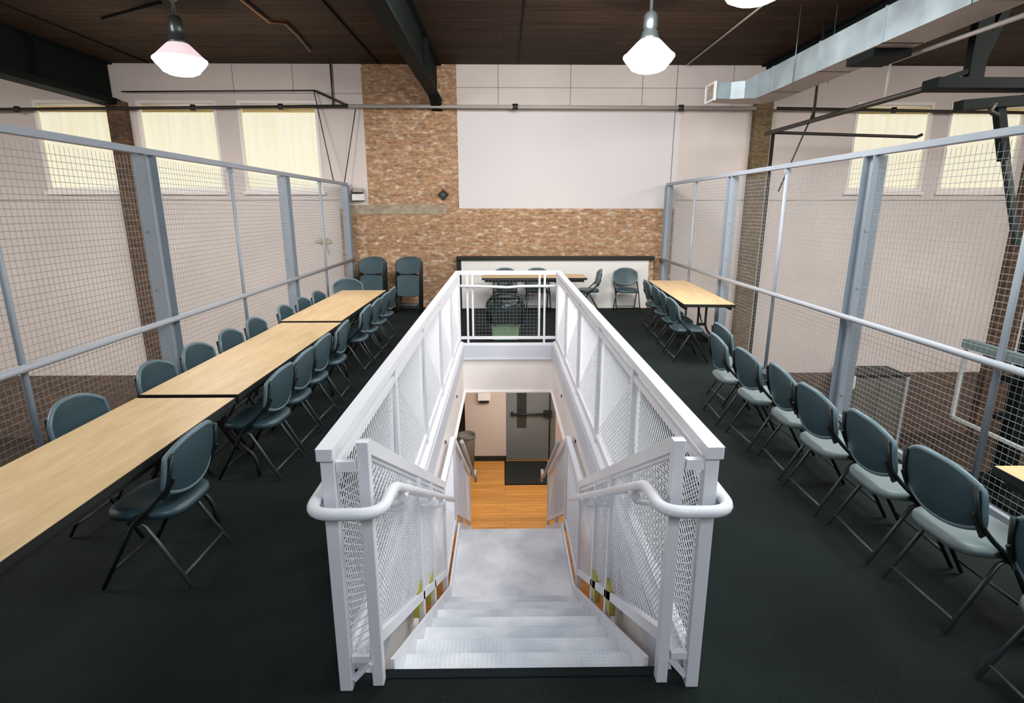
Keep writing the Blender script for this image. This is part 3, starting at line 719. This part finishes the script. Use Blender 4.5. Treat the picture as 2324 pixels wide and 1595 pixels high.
# ------------------------------------------------------------------ folding chairs
def sup(u, v, e=3.2):
    """square -> rounded square"""
    if u == 0 and v == 0: return 0, 0
    m = max(abs(u), abs(v)); n = (abs(u) ** e + abs(v) ** e) ** (1 / e)
    return u * m / n, v * m / n
def seat_mesh():
    n = 16; b = MB(); vs = []; fs = []
    def pos(i, j):
        u = -1 + 2 * i / n; v = -1 + 2 * j / n; a, c = sup(u, v)
        wd = .215 if a > 0 else .205
        x = a * .205 - .005; y = c * wd
        r = max(abs(u), abs(v))
        z = .452 - .014 * (1 - (y / .21) ** 2) * (1 - (a) ** 2) - .012 * max(0, a) ** 3 - .018 * max(0, r - .86) / .14 - .018 * (x < 0) * abs(a) * 0
        return x, y, z
    for i in range(n + 1):
        for j in range(n + 1): vs.append(pos(i, j))
    for i in range(n):
        for j in range(n):
            a = i * (n + 1) + j; fs.append((a, a + n + 1, a + n + 2, a + 1))
    ring = [i * (n + 1) for i in range(n)] + [n * (n + 1) + j for j in range(n)] + [(n - i) * (n + 1) + n for i in range(n)] + [n - j for j in range(n)]
    base = len(vs)
    for k, q in enumerate(ring):
        x, y, z = vs[q]; vs.append((x * 1.012 - .0, y * 1.015, z - .034))
    R_ = len(ring)
    for k in range(R_):
        k2 = (k + 1) % R_; fs.append((ring[k], base + k, base + k2, ring[k2]))
    base2 = len(vs)
    for k, q in enumerate(ring):
        x, y, z = vs[q]; vs.append((x * .9, y * .9, z - .026))
    for k in range(R_):
        k2 = (k + 1) % R_; fs.append((base + k, base2 + k, base2 + k2, base + k2))
    fs.append([base2 + k for k in range(R_)][::-1])
    b.add(vs, fs, 0, True); return b
def back_mesh():
    nu, nv = 18, 10; b = MB()
    def pos(i, j, off):
        u = -1 + 2 * i / nu; v = j / nv
        top = .815 - .075 * abs(u) ** 2.6; bot = .505 + .065 * abs(u) ** 2.4
        hw = .232 - .012 * abs(2 * v - 1) ** 3
        z = bot + (top - bot) * v
        y = u * hw
        x = -.262 + (.815 - z) * .19 + .040 * abs(u) ** 2 + .006 * (2 * v - 1) ** 2
        return (x + off, y, z)
    F = []; Bk = []
    for off, L_ in ((.012, F), (-.008, Bk)):
        for i in range(nu + 1):
            for j in range(nv + 1): L_.append(pos(i, j, off))
    vs = F + Bk; N = len(F); fs = []
    for i in range(nu):
        for j in range(nv):
            a = i * (nv + 1) + j; q = (a, a + nv + 1, a + nv + 2, a + 1)
            fs.append(q[::-1]); fs.append(tuple(N + k for k in q))
    b.add(vs, fs, 0, True)
    ring = [(i, 0) for i in range(nu)] + [(nu, j) for j in range(nv)] + [(nu - i, nv) for i in range(nu)] + [(0, nv - j) for j in range(nv)]
    b.tube([pos(i, j, .002) for i, j in ring], .0145, 8, mi=1, closed=True)
    return b
def build_chair():
    t = thing('folding_chair', '', 'chair', (0, 0, 0))
    seat_mesh().obj('seat', [M['teal']], t)
    back_mesh().obj('backrest', [M['teal'], M['teal2']], t)
    for s in (-1, 1):
        y = s * .226
        MB().tube(fillet([(-.232, y * .93, .76), (-.20, y, .60), (-.115, y, .50), (.0, y, .40), (.225, y, .012)], .05, 4), .0115, 8).obj('leg', M['tubed'], t)
        y = s * .196
        MB().tube([(.06, y, .405), (-.03, y, .36), (-.228, y * 1.06, .012)], .011, 8).obj('leg', M['tube'], t)
        b = MB(); b.bar((-.214, s * .214, .64), (-.158, s * .221, .525), .012, .036, up=(1, 0, 0)); b.obj('backrest_bracket', M['black'], t)
        b = MB(); b.bar((-.06, s * .212, .44), (.04, s * .212, .37), .008, .045); b.obj('hinge_plate', M['tubed'], t)
    MB().tube([(.175, -.226, .10), (.175, .226, .10)], .008, 8).obj('crossbar', M['tubed'], t)
    MB().tube([(-.193, -.205, .075), (-.193, .205, .075)], .008, 8).obj('crossbar', M['tube'], t)
    return t
chair0 = build_chair(); first = [True]
def chair(x, y, rz, label, group):
    global chair0
    if first[0]:
        first[0] = False; chair0.location = (x, y, 0); chair0.rotation_euler = (0, 0, rz); chair0['label'] = label; chair0['group'] = group; return chair0
    return dup(chair0, (x, y, 0), rz, label, group)
ordn = ['first', 'second', 'third', 'fourth', 'fifth', 'sixth', 'seventh', 'eighth', 'ninth', 'tenth']
G1 = 'folding chairs on the aisle side of the left tables'
ys = [2.80, 4.02, 4.52, 5.06, 5.70, 6.72, 7.22, 7.76, 8.34]
for i, y in enumerate(ys):
    lab = 'teal folding chair on the aisle side of the left tables, %s from the camera' % ordn[i]
    chair(-1.865 + random.uniform(-.012, .012), y, PI + random.uniform(-.05, .05), lab, G1)
G2 = 'folding chairs on the window side of the left tables'
for i, y in enumerate([3.28, 4.10, 4.68, 5.27, 5.86, 6.68, 7.28, 7.88]):
    chair(-2.40 + random.uniform(-.01, .01), y, random.uniform(-.06, .06), 'teal folding chair on the fence side of the left tables, %s from the camera' % ordn[i], G2)
chair(-2.55, 9.15, -PI / 2 + .15, 'dark folding chair standing at the far end of the left tables by the fence', 'folding chairs by the brick wall')
G3 = 'folding chairs lined up along the right aisle'
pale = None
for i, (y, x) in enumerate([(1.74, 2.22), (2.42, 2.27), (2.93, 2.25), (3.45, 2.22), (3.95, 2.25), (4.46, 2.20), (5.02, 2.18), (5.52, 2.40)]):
    c_ = chair(x, y, random.uniform(-.07, .07) + (-.10 if i == 6 else 0), 'teal folding chair with seat paled by reflected light in the right aisle row, %s from the camera' % ordn[i], G3)
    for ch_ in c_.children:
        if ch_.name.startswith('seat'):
            if pale is None: pale = ch_.data.copy(); pale.materials[0] = M['pale']  # lighter copy of the teal seat, reflection put into its colour
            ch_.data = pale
G4 = 'folding chairs at the far right table'
for i, y in enumerate([7.22, 7.80, 8.40, 9.15]):
    chair(2.40 + .05 * i, y, random.uniform(-.06, .06) - .05, 'dark folding chair along the far right table, %s from the camera' % ordn[i], G4)
chair(2.38, 10.85, -PI / 2, 'teal folding chair facing the camera in front of the white half-height panel', 'folding chairs by the white panel')
chair(1.62, 10.85, PI - .05, 'teal folding chair seen side-on beside the small table at the white panel', 'folding chairs by the white panel')
chair(.02, 10.87, -PI / 2, 'teal folding chair behind the small far table, left of the two', 'folding chairs by the white panel')
chair(.66, 10.87, -PI / 2 + .05, 'teal folding chair behind the small far table, right of the two', 'folding chairs by the white panel')

# folded chairs leaning against the brick
def build_folded():
    t = thing('folded_chair', '', 'chair', (0, 0, 0))
    # built upright in the XZ plane, thickness along y
    def panel(z0, z1, hw, cz=.03):
        b = MB(); nu = 14; vs = []; fs = []
        for k, off in enumerate((-.022, -.004)):
            for i in range(nu + 1):
                u = -1 + 2 * i / nu
                for v in range(7):
                    tt = v / 6; top = z1 - cz * abs(u) ** 3; bot = z0 + cz * .7 * abs(u) ** 3
                    vs.append((u * hw, off - .012 * (1 - u * u) * (1 if k == 0 else .6), bot + (top - bot) * tt))
        N = (nu + 1) * 7
        for i in range(nu):
            for v in range(6):
                a = i * 7 + v; q = (a, a + 7, a + 8, a + 1); fs.append(q); fs.append(tuple(N + c for c in q[::-1]))
        b.add(vs, fs, 0, True)
        ring = [i * 7 for i in range(nu)] + [nu * 7 + v for v in range(6)] + [(nu - i) * 7 + 6 for i in range(nu)] + [6 - v for v in range(6)]
        b.tube([Vector(vs[q]) + Vector((0, .008, 0)) for q in ring], .012, 6, mi=1, closed=True); return b
    panel(.76, 1.05, .215, .07).obj('backrest', [M['teal'], M['teal']], t)
    panel(.34, .73, .20, .03).obj('seat', [M['teal'], M['teal']], t)
    for s in (-1, 1):
        MB().tube([(s * .228, .0, .01), (s * .228, .0, .95), (s * .20, .0, 1.0)], .0115, 8).obj('leg', M['tubed'], t)
        MB().tube([(s * .205, .02, .06), (s * .205, .02, .62)], .010, 8).obj('leg', M['tube'], t)
    MB().tube([(-.228, 0, .12), (.228, 0, .12)], .008, 8).obj('crossbar', M['tubed'], t)
    MB().tube([(-.205, .02, .16), (.205, .02, .16)], .008, 8).obj('crossbar', M['tube'], t)
    return t
f0 = build_folded(); firstf = True
for gi, (cx, nm, n) in enumerate(((-2.50, 'left', 4), (-1.82, 'right', 4))):
    for k in range(n):
        y = 10.62 + .075 * k; lab = 'folded teal chair leaning at the brick wall, %s stack, %s from its front' % (nm, ordn[k])
        rot = (-.12, 0, .0 if gi == 0 else -.10)
        if firstf:
            firstf = False; f0.location = (cx, y, .002); f0.rotation_euler = rot; f0['label'] = lab; f0['group'] = 'folded chairs leaning at the brick wall'
        else: dup(f0, (cx + k * .006, y, .002), 0, lab, 'folded chairs leaning at the brick wall', rot=rot)

# ------------------------------------------------------------------ folding tables (long axis = local y)
def build_table(L_, W_, name='folding_table', label='', x=0, y=0, rz=0, dz=0., group=None):
    t = thing(name, label, 'table', (x, y, dz), rz, group)
    MB().box(-W_ / 2 + .004, W_ / 2 - .004, -L_ / 2 + .004, L_ / 2 - .004, .722, .7405).obj('tabletop', M['table'], t, bevel=.002)
    b = MB(); e = .012
    for a in ((-W_ / 2, -W_ / 2 + e, -L_ / 2, L_ / 2), (W_ / 2 - e, W_ / 2, -L_ / 2, L_ / 2), (-W_ / 2 + e, W_ / 2 - e, -L_ / 2, -L_ / 2 + e), (-W_ / 2 + e, W_ / 2 - e, L_ / 2 - e, L_ / 2)):
        b.box(a[0], a[1], a[2], a[3], .700, .739)
    b.box(-W_ / 2 + .03, W_ / 2 - .03, -L_ / 2 + .03, L_ / 2 - .03, .712, .722)
    b.obj('edge_band', M['black'], t)
    b = MB()
    for s in (-1, 1): b.box(s * (W_ / 2 - .04) - .012, s * (W_ / 2 - .04) + .012, -L_ / 2 + .05, L_ / 2 - .05, .660, .712)
    b.obj('apron', M['black'], t)
    for e in (-1, 1):
        yb = e * (L_ / 2 - .30)
        for s in (-1, 1):
            MB().tube(fillet([(s * .05, yb, .70), (s * .05, yb, .36), (s * .25, yb, .16), (s * .265, yb, .008)], .10, 6), .015, 8).obj('leg', M['black'], t)
        MB().box(-.05, .05, yb - .008, yb + .008, .40, .44).obj('crossbar', M['black'], t)
        MB().tube(fillet([(0, yb, .45), (0, yb - e * .12, .55), (0, yb - e * .38, .70)], .06, 4), .009, 8).obj('brace', M['tubed'], t)
    return t
LT = 'long maple folding tables end to end on the left'
TX = -2.088; TW = .65
build_table(2.44, TW, label='maple-top folding table in the left row, nearest the camera', x=TX, y=2.32, dz=-.008, group=LT)
build_table(2.46, TW, label='maple-top folding table in the middle of the left row', x=TX, y=4.81, group=LT)
build_table(2.44, TW + .02, label='maple-top folding table at the far end of the left row', x=TX - .03, y=7.33, group=LT, rz=-.0, dz=.004)
build_table(2.56, .66, label='maple-top folding table at the far right beside the fence', x=2.74, y=8.46, rz=-.062)
build_table(2.44, .66, label='maple-top folding table at the right picture edge beside the nearest chair', x=2.665, y=1.23, rz=0)
build_table(1.90, .62, label='small table with dark edge in front of the white half-height panel', x=.55, y=10.45, rz=PI / 2)

# bin with black liner behind the gate
t = thing('trash_bin', 'pale green bin topped with a draped black liner bag behind the gate', 'bin', (.02, 8.52, 0))
b = MB()
def rrect(hx, hy, z, n=6, r=.04):
    out = []
    for cx, cy, a0 in ((hx - r, hy - r, 0), (-hx + r, hy - r, PI / 2), (-hx + r, -hy + r, PI), (hx - r, -hy + r, 1.5 * PI)):
        for k in range(n): a = a0 + PI / 2 * k / (n - 1); out.append((cx + r * math.cos(a), cy + r * math.sin(a), z))
    return out
secs = [rrect(.20, .15, .005), rrect(.22, .16, .30), rrect(.235, .165, .58)]
vs = [v for s in secs for v in s]; n = len(secs[0]); fs = [list(range(n))[::-1]]
for i in range(len(secs) - 1):
    for k in range(n): k2 = (k + 1) % n; fs.append((i * n + k, i * n + k2, (i + 1) * n + k2, (i + 1) * n + k))
b.add(vs, fs, 0, False); b.obj('bin_body', M['green'], t)
b = MB(); secs = []
for z, sc in ((.26, 1.50), (.32, 1.55), (.42, 1.60), (.52, 1.58), (.60, 1.45), (.65, 1.2), (.675, .8), (.67, .2)):
    ring = []
    for k, (x, y, _) in enumerate(rrect(.18, .155, z, 9, .10)):
        w_ = 1 + .05 * math.sin(k * 2.3 + z * 30) + random.uniform(-.025, .025)
        ring.append((x * sc * w_, y * sc * w_, z + (.02 * math.sin(k * 1.7) if z < .4 else .012 * math.sin(k * 2.9))))
    secs.append(ring)
vs = [v for s in secs for v in s]; n = len(secs[0]); fs = [[(len(secs) - 1) * n + k for k in range(n)]]
for i in range(len(secs) - 1):
    for k in range(n): k2 = (k + 1) % n; fs.append((i * n + k, i * n + k2, (i + 1) * n + k2, (i + 1) * n + k))
b.add(vs, fs, 0, True); b.obj('liner_bag', M['bag'], t)

# ------------------------------------------------------------------ lower level things
t = thing('floor_mat', 'black doormat on the lower wood floor before the grey door', 'mat', (.42, 9.6, LOW))
MB().box(-.40, .38, -.47, .47, .001, .012).obj('mat_pile', M['black'], t, bevel=.004)
MB().box(-.42, .40, -.49, .49, .0005, .006).obj('rubber_border', M['beam'], t)
t = thing('waste_bin', 'grey bin on the lower floor at the foot of the stairs, left', 'bin', (-.70, 9.62, LOW))
MB().lathe([(0, .005), (.13, .005), (.165, .72), (.17, .74), (.155, .74), (.15, .70), (0, .70)], 20).obj('bin_body', M['greybin'], t)
MB().lathe([(.172, .70), (.18, .73), (.17, .76), (.15, .75), (.13, .66), (0, .64)], 20).obj('liner_bag', M['cab'], t)
t = thing('wall_lamp', 'small white fixture with dark lens high on the lower beige wall', 'wall light', (-.38, 10.10, -1.50))
MB().box(-.12, .12, -.06, .02, -.05, .12).obj('housing', M['dry'], t, bevel=.01)
MB().box(-.09, .09, -.075, -.03, -.09, -.045).obj('lens', M['black'], t)
t = thing('storage_cabinet', 'grey-brown cabinet with dark top against the lower wall behind the right fence', 'cabinet', (7.6, 11.0, LOW))
MB().box(-.62, .42, -.3, .3, .0, 1.50).obj('body', M['cab'], t)
MB().box(-.66, .46, -.34, .34, 1.50, 1.54).obj('top', M['black'], t)
MB().box(.43, .47, -.35, -.31, .0, 1.50).obj('corner_post', M['rail'], t)
for k in range(2): MB().box(-.58 + k * .5, -.12 + k * .5, -.315, -.301, .1, 1.45).obj('door', M['cab'], t)
t = thing('backboard_stand', 'white-framed backboard on a dark stand on the lower floor, right', 'backboard', (7.65, 8.6, LOW)); o = Vector((7.65, 8.6, LOW))
b = MB(); ya, yb = 8.97, 7.4
z0, z1 = -1.50, -.30
b.bar(*rel((7.65, ya, z0), (7.65, ya, z1)), .05, .05).bar(*rel((7.65, ya, z0), (7.65, yb, z0)), .05, .05).bar(*rel((7.65, yb, z0), (7.65, yb, z1)), .05, .05)
b.obj('board_frame', plain('white_board_frame', (.55, .62, .62), .5), t)
MB().bar(*rel((7.65, ya + .03, -.22), (7.65, yb, -.22)), .12, .15).obj('top_pad', plain('teal_pad', (.16, .24, .25), .6), t)
b = MB(); b.bar(*rel((8.0, 8.2, LOW + .2), (8.0, 8.2, .5)), .22, .22); b.bar(*rel((8.0, 8.2, -.6), (7.68, 8.2, -.6)), .1, .1); b.bar(*rel((8.0, 8.2, -1.2), (7.68, 8.2, -1.2)), .1, .1); b.obj('stand_column', M['beam'], t)
MB().box(*[c for c in (.05, 1.2, -.9, .3, .0, .3)]).obj('base', M['beam'], t, bevel=.03)
t = thing('floor_lamp_head', 'small black and white fitting clamped behind the big right fence post', 'fitting', (3.31, 5.15, .5))
MB().lathe([(0, .10), (.03, .10), (.045, .06), (.045, .02), (0, .02)], 12).obj('cap', M['black'], t)
MB().lathe([(.046, .03), (.05, -.02), (.04, -.03), (0, -.03)], 12).obj('collar', M['dry'], t)
MB().lathe([(0, -.03), (.04, -.03), (.04, -.12), (0, -.12)], 12).obj('neck', M['stem'], t)
MB().box(-.05, .05, -.04, .04, -.24, -.12).obj('switch_box', M['dry'], t, bevel=.006)
MB().tube([(0, 0, -.24), (0, 0, -.5)], .02, 8).obj('stand', M['tubed'], t)

# ------------------------------------------------------------------ camera
cam = bpy.data.cameras.new('camera'); co = bpy.data.objects.new('camera', cam); COL.objects.link(co)
cam.sensor_width = 36; cam.sensor_fit = 'HORIZONTAL'; cam.lens = 1280 / 2324 * 36
co.location = (0, 0, 1.926); co.rotation_euler = (PI / 2 - .246, 0, -.0143)
bpy.context.scene.camera = co

# ------------------------------------------------------------------ lights
def light(kind, name, loc, power, col=(1, 1, 1), size=1., size_y=None, target=None, rad=.2):
    l = bpy.data.lights.new(name, kind); l.energy = power; l.color = col
    o = bpy.data.objects.new(name, l); COL.objects.link(o); o.location = loc
    if kind == 'AREA':
        l.size = size
        if size_y: l.shape = 'RECTANGLE'; l.size_y = size_y
        if target is not None: o.rotation_euler = (Vector(target) - Vector(loc)).to_track_quat('-Z', 'Y').to_euler()
    else: l.shadow_soft_size = rad
    return o
for x, y in ((-4.15, 8.0), (1.83, 7.75), (2.10, 5.28)):
    light('POINT', 'pendant_light', (x, y, 3.50), 130, (1, .93, .90), rad=.25)
light('AREA', 'hall_fill_left', (-8.0, 4.5, 4.3), 1080, (1, .94, .88), 5, 5, (-8.0, 6.4, -2.5))  # added fill without a fixture, brightens the left hall walls
light('AREA', 'hall_fill_right', (8.0, 4.5, 4.3), 1030, (1, .94, .88), 5, 5, (8.0, 6.4, -2.5))  # unseen area fill added to brighten the right hall walls
light('AREA', 'camera_side_fill', (.7, -2.5, 4.1), 165, (.86, .92, 1), 2.5, 1.5, (.1, 3.5, 0))  # unseen fill added for cool daylight from behind the camera
light('AREA', 'right_side_fill', (2.2, 2.5, 4.3), 150, (.90, 1, .95), 1.5, 2.5, (1.7, 4.0, 0))  # greenish unseen fill added to brighten the right aisle carpet
light('AREA', 'under_deck_fill', (.3, 8.9, -.78), 40, (1, .94, .88), 1.6, 1.0, (.2, 9.4, -3))  # unseen fill added below the deck to brighten the grey door area
light('AREA', 'wall_fill', (.6, 6.5, 4.4), 200, (1, .95, .90), 3, 1, (.6, 10.6, .6))  # unseen fill added to brighten the middle of the back wall
light('AREA', 'stair_fill', (.06, 4.8, 4.3), 55, (.95, .96, 1), 1.2, 3, (.06, 5.0, 0))  # unseen fill added over the opening to brighten guards and treads
wd = bpy.data.worlds.new('world'); bpy.context.scene.world = wd; wd.use_nodes = True
wd.node_tree.nodes['Background'].inputs[0].default_value = (.6, .65, .7, 1); wd.node_tree.nodes['Background'].inputs[1].default_value = .1
sc = bpy.context.scene
sc.view_settings.view_transform = 'Standard'; sc.view_settings.look = 'None'
sc.view_settings.exposure = 0.0; sc.view_settings.gamma = 1.0
